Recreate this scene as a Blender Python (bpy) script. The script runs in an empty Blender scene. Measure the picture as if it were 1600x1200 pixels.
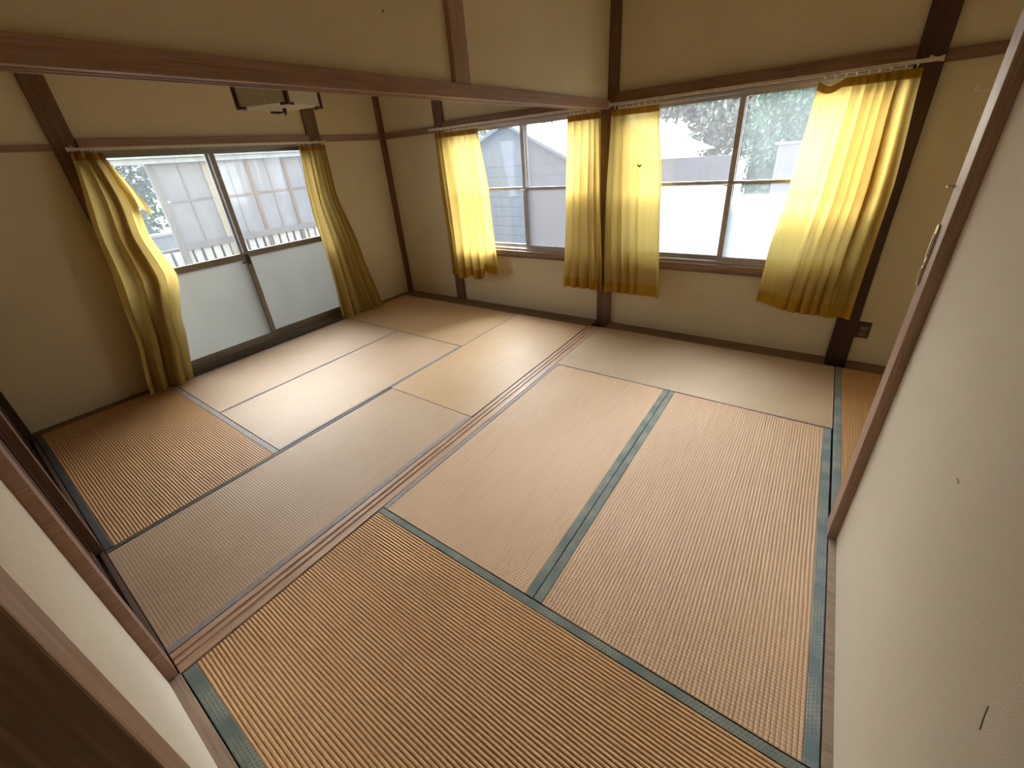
import bpy, bmesh, math, random
from mathutils import Vector, Matrix

random.seed(7)
C = bpy.context.scene.collection
SC = bpy.context.scene

# ------------------------------------------------------------ camera
cam = bpy.data.cameras.new('camera')
cam.sensor_width = 36.0
cam.lens = 14.459
cam.shift_x = 0.00273
cam.shift_y = -0.02143
cam.clip_start = 0.01
cam_ob = bpy.data.objects.new('camera', cam)
C.objects.link(cam_ob)
Rv = Vector((0.81445778, 0.5754466, -0.07429488))
Uv = Vector((-0.20573777, 0.40614206, 0.89034858))
Fv = Vector((-0.54252234, 0.70986606, -0.44917666))
M = Matrix(((Rv.x, Uv.x, -Fv.x, 1.58009), (Rv.y, Uv.y, -Fv.y, -3.57174), (Rv.z, Uv.z, -Fv.z, 1.54044), (0, 0, 0, 1)))
cam_ob.matrix_world = M
SC.camera = cam_ob

# ------------------------------------------------------------ world, sun, portals, exposure
W = bpy.data.worlds.new('sky')
SC.world = W
W.use_nodes = True
wn = W.node_tree
for n in list(wn.nodes): wn.nodes.remove(n)
bg = wn.nodes.new('ShaderNodeBackground'); wo = wn.nodes.new('ShaderNodeOutputWorld')
tc = wn.nodes.new('ShaderNodeTexCoord'); sp = wn.nodes.new('ShaderNodeSeparateXYZ'); cr = wn.nodes.new('ShaderNodeValToRGB')
wn.links.new(tc.outputs['Generated'], sp.inputs[0]); wn.links.new(sp.outputs['Z'], cr.inputs[0])
cr.color_ramp.elements[0].position = 0.0; cr.color_ramp.elements[0].color = (0.93, 0.95, 1.0, 1)
cr.color_ramp.elements[1].position = 0.7; cr.color_ramp.elements[1].color = (0.72, 0.84, 1.0, 1)
wn.links.new(cr.outputs[0], bg.inputs[0]); wn.links.new(bg.outputs[0], wo.inputs[0])
bg.inputs[1].default_value = 1.9

SUN_STRENGTH = 21.0
sl = bpy.data.lights.new('sun', 'SUN'); sl.energy = SUN_STRENGTH; sl.angle = math.radians(105); sl.color = (1.0, 0.985, 0.95)
so = bpy.data.objects.new('sun', sl); C.objects.link(so)
src = Vector((-0.52, 0.64, 0.37)).normalized()
so.rotation_euler = src.to_track_quat('Z', 'Y').to_euler()
so.location = src * 12

def portal(loc, rot, sx, sy):
    l = bpy.data.lights.new('daylight_portal', 'AREA'); l.shape = 'RECTANGLE'; l.size = sx; l.size_y = sy
    l.cycles.is_portal = True
    o = bpy.data.objects.new('daylight_portal', l); C.objects.link(o); o.location = loc; o.rotation_euler = rot
portal((-0.9, 0.16, 1.22), (math.radians(-90), 0, 0), 1.7, 1.15)
portal((0.97, 0.16, 1.22), (math.radians(-90), 0, 0), 1.7, 1.15)
portal((-2.87, -1.79, 0.92), (0, math.radians(-90), 0), 1.75, 1.75)

SC.view_settings.view_transform = 'Standard'
SC.view_settings.look = 'None'
SC.view_settings.gamma = 1.0
SC.view_settings.use_curve_mapping = False
SC.view_settings.exposure = 2.12
SC.cycles.max_bounces = 14
SC.cycles.diffuse_bounces = 12
SC.cycles.transmission_bounces = 8
SC.cycles.transparent_max_bounces = 16
SC.cycles.sample_clamp_indirect = 25.0
SC.cycles.caustics_reflective = False
SC.cycles.use_denoising = True

# ------------------------------------------------------------ materials
def newmat(name):
    m = bpy.data.materials.new(name); m.use_nodes = True
    nt = m.node_tree
    for n in list(nt.nodes): nt.nodes.remove(n)
    out = nt.nodes.new('ShaderNodeOutputMaterial')
    return m, nt, out

def N(nt, typ, **kw):
    n = nt.nodes.new(typ)
    for k, v in kw.items():
        if k.startswith('i_'): n.inputs[k[2:].replace('_', ' ')].default_value = v
        else: setattr(n, k, v)
    return n

def mapped(nt, scale):
    t = N(nt, 'ShaderNodeTexCoord'); mp = N(nt, 'ShaderNodeMapping'); mp.inputs['Scale'].default_value = scale
    nt.links.new(t.outputs['Object'], mp.inputs[0])
    return mp.outputs[0]

def mixc(nt, fac, a, b):
    m = N(nt, 'ShaderNodeMix', data_type='RGBA')
    if isinstance(fac, (int, float)): m.inputs[0].default_value = fac
    else: nt.links.new(fac, m.inputs[0])
    for i, c in ((6, a), (7, b)):
        if isinstance(c, tuple): m.inputs[i].default_value = (*c[:3], 1)
        else: nt.links.new(c, m.inputs[i])
    return m.outputs[2]

def ramp(nt, val, p0, p1):
    r = N(nt, 'ShaderNodeMapRange'); nt.links.new(val, r.inputs[0]); r.inputs[1].default_value = p0; r.inputs[2].default_value = p1
    return r.outputs[0]

def plaster(name, col, col2, grain=260, bump=0.25, blotch=1.6):
    m, nt, out = newmat(name)
    b = N(nt, 'ShaderNodeBsdfPrincipled'); b.inputs['Roughness'].default_value = 0.92
    n1 = N(nt, 'ShaderNodeTexNoise'); n1.inputs['Scale'].default_value = blotch; n1.inputs['Detail'].default_value = 6
    n2 = N(nt, 'ShaderNodeTexNoise'); n2.inputs['Scale'].default_value = grain; n2.inputs['Detail'].default_value = 3
    v = mapped(nt, (1, 1, 1)); nt.links.new(v, n1.inputs[0]); nt.links.new(v, n2.inputs[0])
    c = mixc(nt, ramp(nt, n1.outputs[0], .35, .7), col, col2)
    dark = tuple(x * .78 for x in col)
    c = mixc(nt, ramp(nt, n2.outputs[0], .62, .40), c, mixc(nt, .55, c, dark))
    nt.links.new(c, b.inputs['Base Color'])
    bp = N(nt, 'ShaderNodeBump'); bp.inputs['Strength'].default_value = bump; bp.inputs['Distance'].default_value = .0015
    nt.links.new(n2.outputs[0], bp.inputs['Height']); nt.links.new(bp.outputs[0], b.inputs['Normal'])
    nt.links.new(b.outputs[0], out.inputs[0])
    return m

def wood(name, col, col2, axis='z', rough=.5, grain=28, bump=.15):
    m, nt, out = newmat(name)
    b = N(nt, 'ShaderNodeBsdfPrincipled'); b.inputs['Roughness'].default_value = rough
    s = {'x': (1.2, grain, grain), 'y': (grain, 1.2, grain), 'z': (grain, grain, 1.2)}[axis]
    v = mapped(nt, s)
    n1 = N(nt, 'ShaderNodeTexNoise'); n1.inputs['Scale'].default_value = 1.0; n1.inputs['Detail'].default_value = 7; n1.inputs['Distortion'].default_value = .6
    nt.links.new(v, n1.inputs[0])
    s2 = tuple(x * 5 for x in s)
    n2 = N(nt, 'ShaderNodeTexNoise'); n2.inputs['Scale'].default_value = 1.0; n2.inputs['Detail'].default_value = 3
    nt.links.new(mapped(nt, s2), n2.inputs[0])
    c = mixc(nt, ramp(nt, n1.outputs[0], .3, .7), col, col2)
    c = mixc(nt, ramp(nt, n2.outputs[0], .62, .35), c, mixc(nt, .5, c, tuple(x * .55 for x in col)))
    nt.links.new(c, b.inputs['Base Color'])
    bp = N(nt, 'ShaderNodeBump'); bp.inputs['Strength'].default_value = bump; bp.inputs['Distance'].default_value = .001
    nt.links.new(n1.outputs[0], bp.inputs['Height']); nt.links.new(bp.outputs[0], b.inputs['Normal'])
    nt.links.new(b.outputs[0], out.inputs[0])
    return m

def plain(name, col, rough=.5, metal=0.0, nscale=40, var=.12):
    m, nt, out = newmat(name)
    b = N(nt, 'ShaderNodeBsdfPrincipled'); b.inputs['Roughness'].default_value = rough; b.inputs['Metallic'].default_value = metal
    n1 = N(nt, 'ShaderNodeTexNoise'); n1.inputs['Scale'].default_value = nscale; n1.inputs['Detail'].default_value = 4
    nt.links.new(mapped(nt, (1, 1, 1)), n1.inputs[0])
    c = mixc(nt, ramp(nt, n1.outputs[0], .3, .7), tuple(x * (1 - var) for x in col), tuple(min(1, x * (1 + var)) for x in col))
    nt.links.new(c, b.inputs['Base Color'])
    nt.links.new(b.outputs[0], out.inputs[0])
    return m

def rush(name, col, col2, rough=.5, cross=.25, wear=(.62, .5, .38), stitch=520):
    """woven rush: long axis of the mat is local x; the ribs are in the mesh, the weft stitches are fine relief"""
    m, nt, out = newmat(name)
    b = N(nt, 'ShaderNodeBsdfPrincipled'); b.inputs['Roughness'].default_value = rough
    b.inputs['Specular IOR Level'].default_value = .6
    v = mapped(nt, (1, 1, 1))
    n1 = N(nt, 'ShaderNodeTexNoise'); n1.inputs['Scale'].default_value = 2.2; n1.inputs['Detail'].default_value = 5
    nt.links.new(v, n1.inputs[0])
    n2 = N(nt, 'ShaderNodeTexNoise'); n2.inputs['Scale'].default_value = 1.0; n2.inputs['Detail'].default_value = 4
    nt.links.new(mapped(nt, (260, 9, 9)), n2.inputs[0])
    w = N(nt, 'ShaderNodeTexWave'); w.wave_type = 'BANDS'; w.bands_direction = 'X'; w.inputs['Scale'].default_value = stitch / 20.0
    w.inputs['Distortion'].default_value = .6; w.inputs['Detail'].default_value = 1.0; w.inputs['Detail Scale'].default_value = 2.0
    nt.links.new(v, w.inputs[0])
    n3 = N(nt, 'ShaderNodeTexNoise'); n3.inputs['Scale'].default_value = 1.0; n3.inputs['Detail'].default_value = 5
    nt.links.new(mapped(nt, (3, 60, 60)), n3.inputs[0])
    c = mixc(nt, ramp(nt, n1.outputs[0], .35, .68), col, col2)
    c = mixc(nt, ramp(nt, n2.outputs[0], .42, .75), c, mixc(nt, .35, c, wear))
    c = mixc(nt, ramp(nt, n3.outputs[0], .5, .8), c, mixc(nt, .3, c, tuple(x * .5 for x in col)))
    c = mixc(nt, ramp(nt, w.outputs[0], .6, .0), c, mixc(nt, cross, c, tuple(x * .45 for x in col)))
    # darker colour in the valleys between the ribs
    tcx = N(nt, 'ShaderNodeTexCoord'); sx = N(nt, 'ShaderNodeSeparateXYZ'); nt.links.new(tcx.outputs['Object'], sx.inputs[0])
    c = mixc(nt, ramp(nt, sx.outputs['Z'], -.0009, -.0024), c, tuple(x * .42 for x in col))
    nt.links.new(c, b.inputs['Base Color'])
    bp = N(nt, 'ShaderNodeBump'); bp.inputs['Strength'].default_value = .5; bp.inputs['Distance'].default_value = .0012
    nt.links.new(w.outputs[0], bp.inputs['Height']); nt.links.new(bp.outputs[0], b.inputs['Normal'])
    nt.links.new(b.outputs[0], out.inputs[0])
    return m

def brocade(name, col, col2):
    m, nt, out = newmat(name)
    b = N(nt, 'ShaderNodeBsdfPrincipled'); b.inputs['Roughness'].default_value = .6
    v = mapped(nt, (1, 1, 1))
    br = N(nt, 'ShaderNodeTexBrick'); br.inputs['Scale'].default_value = 34; br.inputs['Mortar Size'].default_value = .06
    br.inputs['Color1'].default_value = (*col, 1); br.inputs['Color2'].default_value = (*tuple(x * 1.25 for x in col), 1); br.inputs['Mortar'].default_value = (*col2, 1)
    br.inputs['Brick Width'].default_value = .42; br.inputs['Row Height'].default_value = .33
    nt.links.new(v, br.inputs[0])
    n = N(nt, 'ShaderNodeTexNoise'); n.inputs['Scale'].default_value = 9; n.inputs['Detail'].default_value = 4
    nt.links.new(v, n.inputs[0])
    c = mixc(nt, ramp(nt, n.outputs[0], .38, .6), br.outputs[0], col)
    nt.links.new(c, b.inputs['Base Color'])
    nt.links.new(b.outputs[0], out.inputs[0])
    return m

def cloth(name, col, col2, trans=.55, through=.04):
    m, nt, out = newmat(name)
    v = mapped(nt, (22, 22, 1.6))
    n = N(nt, 'ShaderNodeTexNoise'); n.inputs['Scale'].default_value = 1.0; n.inputs['Detail'].default_value = 5
    nt.links.new(v, n.inputs[0])
    c = mixc(nt, ramp(nt, n.outputs[0], .35, .7), col, col2)
    n2 = N(nt, 'ShaderNodeTexNoise'); n2.inputs['Scale'].default_value = 1400
    nt.links.new(mapped(nt, (1, 1, 1)), n2.inputs[0])
    d = N(nt, 'ShaderNodeBsdfDiffuse'); t = N(nt, 'ShaderNodeBsdfTranslucent'); tr = N(nt, 'ShaderNodeBsdfTransparent')
    tr.inputs[0].default_value = (1, .9, .5, 1)
    bp = N(nt, 'ShaderNodeBump'); bp.inputs['Strength'].default_value = .2; bp.inputs['Distance'].default_value = .001
    nt.links.new(n2.outputs[0], bp.inputs['Height'])
    nt.links.new(bp.outputs[0], d.inputs['Normal'])
    nt.links.new(c, d.inputs[0]); nt.links.new(c, t.inputs[0])
    m1 = N(nt, 'ShaderNodeMixShader'); m1.inputs[0].default_value = trans
    nt.links.new(d.outputs[0], m1.inputs[1]); nt.links.new(t.outputs[0], m1.inputs[2])
    m2 = N(nt, 'ShaderNodeMixShader'); m2.inputs[0].default_value = through
    nt.links.new(m1.outputs[0], m2.inputs[1]); nt.links.new(tr.outputs[0], m2.inputs[2])
    nt.links.new(m2.outputs[0], out.inputs[0])
    return m

def glass(name, veil=.1, veilcol=(.85, .88, .92), gloss=.05, fade=None, veil_low=None):
    """thin window glass: straight-through, a weak reflection and a veil of dust or frosting.
       fade = (z0, z1): below z0 the frosting is veil_low, above z1 it is veil"""
    m, nt, out = newmat(name)
    tr = N(nt, 'ShaderNodeBsdfTransparent'); tr.inputs[0].default_value = (.96, .98, .98, 1)
    gl = N(nt, 'ShaderNodeBsdfGlossy'); gl.inputs['Roughness'].default_value = .03
    m1 = N(nt, 'ShaderNodeMixShader'); m1.inputs[0].default_value = gloss
    nt.links.new(tr.outputs[0], m1.inputs[1]); nt.links.new(gl.outputs[0], m1.inputs[2])
    d = N(nt, 'ShaderNodeBsdfDiffuse'); t = N(nt, 'ShaderNodeBsdfTranslucent')
    d.inputs[0].default_value = (*veilcol, 1); t.inputs[0].default_value = (*veilcol, 1)
    m2 = N(nt, 'ShaderNodeMixShader'); m2.inputs[0].default_value = .6
    nt.links.new(d.outputs[0], m2.inputs[1]); nt.links.new(t.outputs[0], m2.inputs[2])
    m3 = N(nt, 'ShaderNodeMixShader')
    nt.links.new(m1.outputs[0], m3.inputs[1]); nt.links.new(m2.outputs[0], m3.inputs[2])
    n = N(nt, 'ShaderNodeTexNoise'); n.inputs['Scale'].default_value = 7; n.inputs['Detail'].default_value = 6
    nt.links.new(mapped(nt, (1, 1, .5)), n.inputs[0])
    mr = N(nt, 'ShaderNodeMapRange'); nt.links.new(n.outputs[0], mr.inputs[0]); mr.inputs[1].default_value = .3; mr.inputs[2].default_value = .75
    mr.inputs[3].default_value = veil * (.75 if veil < .5 else .985); mr.inputs[4].default_value = min(1, veil * (1.3 if veil < .5 else 1.01))
    fac = mr.outputs[0]
    if fade:
        t2 = N(nt, 'ShaderNodeTexCoord'); s2 = N(nt, 'ShaderNodeSeparateXYZ'); nt.links.new(t2.outputs['Object'], s2.inputs[0])
        r2 = N(nt, 'ShaderNodeMapRange', interpolation_type='SMOOTHSTEP'); nt.links.new(s2.outputs['Z'], r2.inputs[0])
        r2.inputs[1].default_value = fade[0]; r2.inputs[2].default_value = fade[1]; r2.inputs[3].default_value = veil_low; r2.inputs[4].default_value = 0
        ad = N(nt, 'ShaderNodeMath', operation='MAXIMUM'); nt.links.new(fac, ad.inputs[0]); nt.links.new(r2.outputs[0], ad.inputs[1])
        fac = ad.outputs[0]
    nt.links.new(fac, m3.inputs[0])
    nt.links.new(m3.outputs[0], out.inputs[0])
    return m

MT = {}
MT['plaster'] = plaster('sand_plaster', (.74, .675, .49), (.67, .605, .42))
MT['plaster_right'] = plaster('grainy_wallpaper', (.68, .62, .50), (.61, .55, .44), grain=330, bump=.7)
MT['plaster_front'] = plaster('pale_plaster', (.88, .85, .77), (.84, .80, .71), grain=240)
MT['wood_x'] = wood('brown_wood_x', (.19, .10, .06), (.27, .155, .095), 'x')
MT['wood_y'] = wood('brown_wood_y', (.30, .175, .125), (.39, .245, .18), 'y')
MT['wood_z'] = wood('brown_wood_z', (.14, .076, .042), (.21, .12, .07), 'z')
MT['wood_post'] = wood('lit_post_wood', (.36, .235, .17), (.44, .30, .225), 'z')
MT['wood_dark'] = wood('dark_wood', (.045, .018, .010), (.075, .032, .018), 'z', rough=.6)
MT['wood_sill'] = wood('sill_wood', (.10, .062, .045), (.17, .11, .08), 'x')
MT['track'] = wood('track_wood', (.54, .35, .24), (.64, .45, .32), 'y', rough=.45)
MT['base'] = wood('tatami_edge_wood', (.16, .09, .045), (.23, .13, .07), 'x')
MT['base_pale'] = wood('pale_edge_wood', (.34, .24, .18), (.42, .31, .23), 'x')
MT['sill_pale'] = wood('window_sill_wood', (.26, .16, .10), (.36, .24, .16), 'x')
MT['ceiling'] = wood('ceiling_board', (.58, .43, .26), (.66, .50, .32), 'y')
MT['alu'] = plain('bronze_aluminium', (.17, .15, .125), .38, .6)
MT['alu_light'] = plain('dull_aluminium', (.46, .42, .39), .45, .3)
MT['alu_left'] = plain('dark_bronze_aluminium', (.22, .19, .155), .4, .4)
MT['rail'] = plain('ivory_rail', (.62, .55, .44), .4, .1)
MT['white'] = plain('white_plastic', (.80, .78, .72), .4)
MT['steel'] = plain('dull_steel', (.62, .54, .42), .35, .8)
MT['black'] = plain('black_plastic', (.02, .018, .016), .4)
MT['outlet'] = plain('brown_plastic', (.045, .035, .02), .4)
MT['outlet_face'] = plain('taupe_plastic', (.20, .16, .10), .4)
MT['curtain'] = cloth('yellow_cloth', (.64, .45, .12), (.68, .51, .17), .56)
MT['curtain_left'] = cloth('dim_yellow_cloth', (.50, .37, .12), (.58, .45, .17), .50, .01)  # weaker daylight through the left-wall curtains is put into a duller colour
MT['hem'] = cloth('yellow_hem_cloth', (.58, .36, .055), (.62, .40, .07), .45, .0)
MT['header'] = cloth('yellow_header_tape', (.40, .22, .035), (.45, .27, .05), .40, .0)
MT['border'] = brocade('green_border', (.13, .175, .17), (.32, .33, .26))
MT['border_blue'] = brocade('blue_grey_border', (.16, .22, .25), (.36, .38, .34))
MT['border_grey'] = plain('grey_border', (.34, .31, .30), .6)
MT['border_dark'] = plain('dark_border', (.07, .07, .065), .6)
MT['border_tan'] = plain('tan_border', (.34, .25, .15), .6)
MT['mat_core'] = plain('straw_core', (.10, .065, .03), .9)
MT['rush_gold'] = rush('golden_rush', (.86, .50, .22), (.78, .44, .18), .55, .10)
MT['rush_pink'] = rush('worn_rush', (.72, .47, .28), (.76, .52, .33), .5, .30)
MT['rush_brown'] = rush('brown_rush', (.64, .35, .14), (.54, .29, .11), .52, .4, wear=(.62, .42, .25))
MT['rush_tan'] = rush('tan_rush', (.57, .395, .255), (.61, .44, .30), .48, .22)
MT['rush_pale'] = rush('pale_rush', (.60, .46, .31), (.54, .40, .26), .5, .12)
MT['rush_light'] = rush('light_rush', (.58, .38, .20), (.62, .43, .26), .45, .12)
MT['shade'] = cloth('paper_shade', (.72, .70, .60), (.80, .78, .68), .5, 0)
MT['lamp_frame'] = wood('lamp_frame_wood', (.05, .014, .010), (.08, .022, .016), 'z', rough=.4)
MT['g_clear'] = glass('window_glass', .10, (.12, .12, .13))
MT['g_dusty'] = glass('dusty_glass', .30, (.10, .098, .106))
MT['g_blue'] = glass('bluish_glass', .22, (.07, .09, .11))
MT['g_frost_shaded'] = glass('frosted_glass_shaded', .82, (.18, .18, .19))  # same frosted glass, with the pane's shade put into a greyer colour
MT['g_frost'] = glass('frosted_glass', .93, (.50, .52, .52))
MT['g_frost_left'] = glass('frosted_glass_lower', .96, (.27, .27, .25))
MT['g_fade'] = glass('half_frosted_glass', .07, (.48, .53, .55), .05, (1.02, 1.20), .93)
MT['g_left'] = glass('dusty_glass_left', .25, (.09, .097, .107))

# ------------------------------------------------------------ builders
def link(name, me, mat, parent=None):
    o = bpy.data.objects.new(name, me); C.objects.link(o)
    if mat is not None: me.materials.append(mat if not isinstance(mat, str) else MT[mat])
    if parent is not None: o.parent = parent
    return o

def tag(o, label=None, cat=None, group=None, kind=None):
    if label: o['label'] = label
    if cat: o['category'] = cat
    if group: o['group'] = group
    if kind: o['kind'] = kind
    return o

def bx(bm, a, b):
    x0, x1 = sorted((a[0], b[0])); y0, y1 = sorted((a[1], b[1])); z0, z1 = sorted((a[2], b[2]))
    v = [bm.verts.new(p) for p in ((x0, y0, z0), (x1, y0, z0), (x1, y1, z0), (x0, y1, z0), (x0, y0, z1), (x1, y0, z1), (x1, y1, z1), (x0, y1, z1))]
    for f in ((3, 2, 1, 0), (4, 5, 6, 7), (0, 1, 5, 4), (1, 2, 6, 5), (2, 3, 7, 6), (3, 0, 4, 7)):
        bm.faces.new([v[i] for i in f])

def mesh(bm, name, bevel=0.0, smooth=False, segs=2):
    if bevel:
        bmesh.ops.bevel(bm, geom=list(bm.edges), offset=bevel, segments=segs, profile=.6, affect='EDGES', clamp_overlap=True)
    me = bpy.data.meshes.new(name); bm.to_mesh(me); bm.free()
    if smooth:
        for p in me.polygons: p.use_smooth = True
    return me

def boxes(name, bs, mat, parent=None, bevel=0.0):
    bm = bmesh.new()
    for a, b in bs: bx(bm, a, b)
    return link(name, mesh(bm, name, bevel), mat, parent)

def cyl(bm, p0, p1, r, n=12, r1=None):
    p0 = Vector(p0); p1 = Vector(p1); d = (p1 - p0); L = d.length
    q = d.to_track_quat('Z', 'Y').to_matrix().to_4x4()
    mt = Matrix.Translation((p0 + p1) / 2) @ q
    bmesh.ops.create_cone(bm, cap_ends=True, segments=n, radius1=r, radius2=r if r1 is None else r1, depth=L, matrix=mt)

def tube(bm, pts, r, n=8):
    rings = []
    P = [Vector(p) for p in pts]
    for i, p in enumerate(P):
        d = (P[min(i + 1, len(P) - 1)] - P[max(i - 1, 0)]).normalized()
        a = d.orthogonal().normalized(); b = d.cross(a)
        if rings:
            a = (pa - d * pa.dot(d)).normalized(); b = d.cross(a)
        pa = a
        rings.append([bm.verts.new(p + (a * math.cos(t) + b * math.sin(t)) * r) for t in [2 * math.pi * k / n for k in range(n)]])
    for r0, r1 in zip(rings, rings[1:]):
        for k in range(n): bm.faces.new((r0[k], r0[(k + 1) % n], r1[(k + 1) % n], r1[k]))
    bm.faces.new(list(reversed(rings[0]))); bm.faces.new(rings[-1])

def struct(name, bs, mat, label, cat, bevel=0.0):
    return tag(boxes(name, bs, mat, None, bevel), label, cat, None, 'structure')

def empty(name, loc, label, cat, group=None, kind=None):
    o = bpy.data.objects.new(name, None); C.objects.link(o); o.location = loc; o.empty_display_size = .1
    return tag(o, label, cat, group, kind)

ZC = 2.62     # ceiling
ZR = 1.86     # top of the wall rail
ZH = 1.80     # window head
XL = -2.74    # plaster of the left wall
YB = 0.03     # plaster of the back wall
YF = -3.69    # plaster of the front wall
XR = 1.915    # plaster of the right wall

# ------------------------------------------------------------ room shell
struct('floor', [((-2.95, .25, -.14), (3.0, -5.4, -.062))], 'mat_core', 'dark subfloor under the tatami of both rooms', 'floor')
struct('ceiling', [((-2.95, .25, ZC), (3.0, -5.4, ZC + .08))], 'ceiling', 'brown board ceiling over both rooms', 'ceiling')
W2 = (-1.75, -.03); W3 = (.12, 1.83); SB = .575
struct('wall_back', [((XL - .1, YB, -.06), (W2[0] - .02, .12, ZC)), ((W2[1] + .02, YB, -.06), (W3[0] - .02, .12, ZC)), ((W3[1] + .02, YB, -.06), (2.9, .12, ZC)),
                     ((W2[0] - .02, YB, -.06), (W2[1] + .02, .12, SB)), ((W3[0] - .02, YB, -.06), (W3[1] + .02, .12, SB)),
                     ((W2[0] - .02, YB, ZR - .04), (W2[1] + .02, .12, ZC)), ((W3[0] - .02, YB, ZR - .04), (W3[1] + .02, .12, ZC))],
       'plaster', 'beige plaster wall holding the two curtained windows', 'wall')
WL = (-2.66, -.92)
struct('wall_left', [((XL, .12, -.06), (XL - .1, WL[1] + .02, ZC)), ((XL, WL[0] - .02, -.06), (XL - .1, -3.8, ZC)),
                     ((XL, WL[0] - .02, ZR - .04), (XL - .1, WL[1] + .02, ZC)), ((XL, WL[0] - .02, -.06), (XL - .1, WL[1] + .02, -.01))],
       'plaster', 'beige plaster wall with the tall sliding glass door', 'wall')
wr = struct('wall_right', [((XR, -1.78, -.06), (XR + .06, -3.80, ZC))], 'plaster_right', 'pale grainy wall filling the right foreground', 'wall')
boxes('scuff_mark', [((XR - .0006, -2.555, .892), (XR + .001, -2.572, .889)), ((XR - .0006, -2.562, .894), (XR + .001, -2.569, .887))], 'outlet_face', wr)
bm = bmesh.new(); tube(bm, [(XR, -2.970, .800), (XR, -2.976, .783), (XR, -2.985, .764)], .0012, 6)
link('scratch', mesh(bm, 'scratch'), 'outlet_face', wr)
# alcove behind the right wall's end post
struct('wall_alcove', [((2.85, .12, -.06), (2.92, -1.84, ZC)), ((XR + .06, -1.80, -.06), (2.92, -1.87, ZC))], 'plaster', 'plaster walls enclosing the alcove behind the right wall', 'wall')
# front wall: fusuma side (left room) and plaster side (right room)
struct('wall_front', [((.08, YF, -.06), (.955, YF - .06, ZC)), ((XL - .1, -3.70, ZR), (.08, -3.76, ZC)), ((.955, -3.70, 1.86), (XR + .06, -3.76, ZC))],
       'plaster_front', 'pale plaster wall strip beside the near doorway, lower left', 'wall')
struct('wall_hall', [((.35, -3.76, -.06), (.29, -5.3, ZC)), ((2.6, -3.76, -.06), (2.66, -5.3, ZC)), ((.29, -5.24, -.06), (2.66, -5.3, ZC)), ((XR + .06, -3.74, -.06), (2.66, -3.80, ZC))],
       'wood_dark', 'dark panelled hallway walls behind the near doorway', 'wall')
struct('wall_outer', [((-2.84, -3.80, -.06), (.35, -3.86, ZC))], 'wood_dark', 'dark boards closing the back of the sliding doors', 'wall')

# divider wall above the lintel between the two rooms
wu = struct('wall_divider', [((-.03, YB, ZR - .01), (.035, -3.70, ZC))], 'plaster', 'beige hanging wall above the long lintel between the rooms', 'wall')
boxes('nail_hole', [((.0345, -2.163, 2.070), (.0362, -2.171, 2.076))], 'outlet', wu)

tn = [0]
def trim(bs, mat, label, cat='trim', bevel=.003):
    tn[0] += 1
    return struct('trim_%d' % tn[0], bs, mat, label, cat, bevel)

# lintel with two grooves underneath
lt = trim([((-.045, YB, 1.835), (.058, -3.66, ZR)), ((-.045, YB, 1.80), (-.030, -3.66, 1.836)), ((-.006, YB, 1.80), (.006, -3.66, 1.836)), ((.028, YB, 1.80), (.058, -3.66, 1.836))],
     'wood_y', 'long brown grooved lintel crossing the upper left of the photo', 'lintel', .0025)
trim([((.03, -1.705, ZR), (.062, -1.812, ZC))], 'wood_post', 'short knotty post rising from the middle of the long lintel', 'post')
# posts of the back wall
trim([((-.02, 0, -.06), (.115, .10, ZC))], 'wood_z', 'brown post between the two back windows', 'post')
trim([((-1.87, 0, -.06), (-1.75, .10, ZC))], 'wood_z', 'brown post left of the gabled-view back window', 'post')
trim([((1.83, 0, -.06), (1.955, .10, ZC))], 'wood_dark', 'dark post at the right end of the wide back window', 'post')
trim([((-2.78, -.022, -.06), (-2.693, .06, ZC))], 'wood_z', 'thin dark corner post between left wall and back wall', 'post')
# posts of the left wall
trim([((-2.714, -2.79, -.06), (-2.80, -2.66, ZC))], 'wood_z', 'brown post at the near side of the sliding glass door', 'post')
trim([((-2.714, -.92, -.06), (-2.80, -.785, ZC))], 'wood_z', 'brown post at the far side of the sliding glass door', 'post')
# rails
trim([((-2.73, 0.04, ZH), (-1.87, .004, ZR))], 'wood_x', 'narrow wall rail between the corner and the first back window', 'rail')
trim([((-1.75, -.012, ZH + .012), (-.02, .10, ZR + .03))], 'wood_x', 'brown head casing above the narrower back window', 'casing')
trim([((.115, -.012, ZH + .012), (1.83, .10, ZR + .045))], 'wood_x', 'brown head casing above the wide back window', 'casing')
trim([((1.955, .004, ZH + .01), (2.85, .05, ZR + .01))], 'wood_x', 'narrow wall rail running into the alcove at upper right', 'rail')
trim([((-2.722, -.785, ZH), (-2.76, -.022, ZR))], 'wood_y', 'narrow wall rail between glass door and the far corner', 'rail')
trim([((-2.700, -2.66, ZH), (-2.80, -.92, ZR))], 'wood_y', 'brown head casing above the sliding glass door', 'casing')
trim([((-2.722, -3.70, ZH - .01), (-2.76, -2.79, ZR - .03))], 'wood_y', 'narrow wall rail left of the sliding glass door', 'rail')
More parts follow.
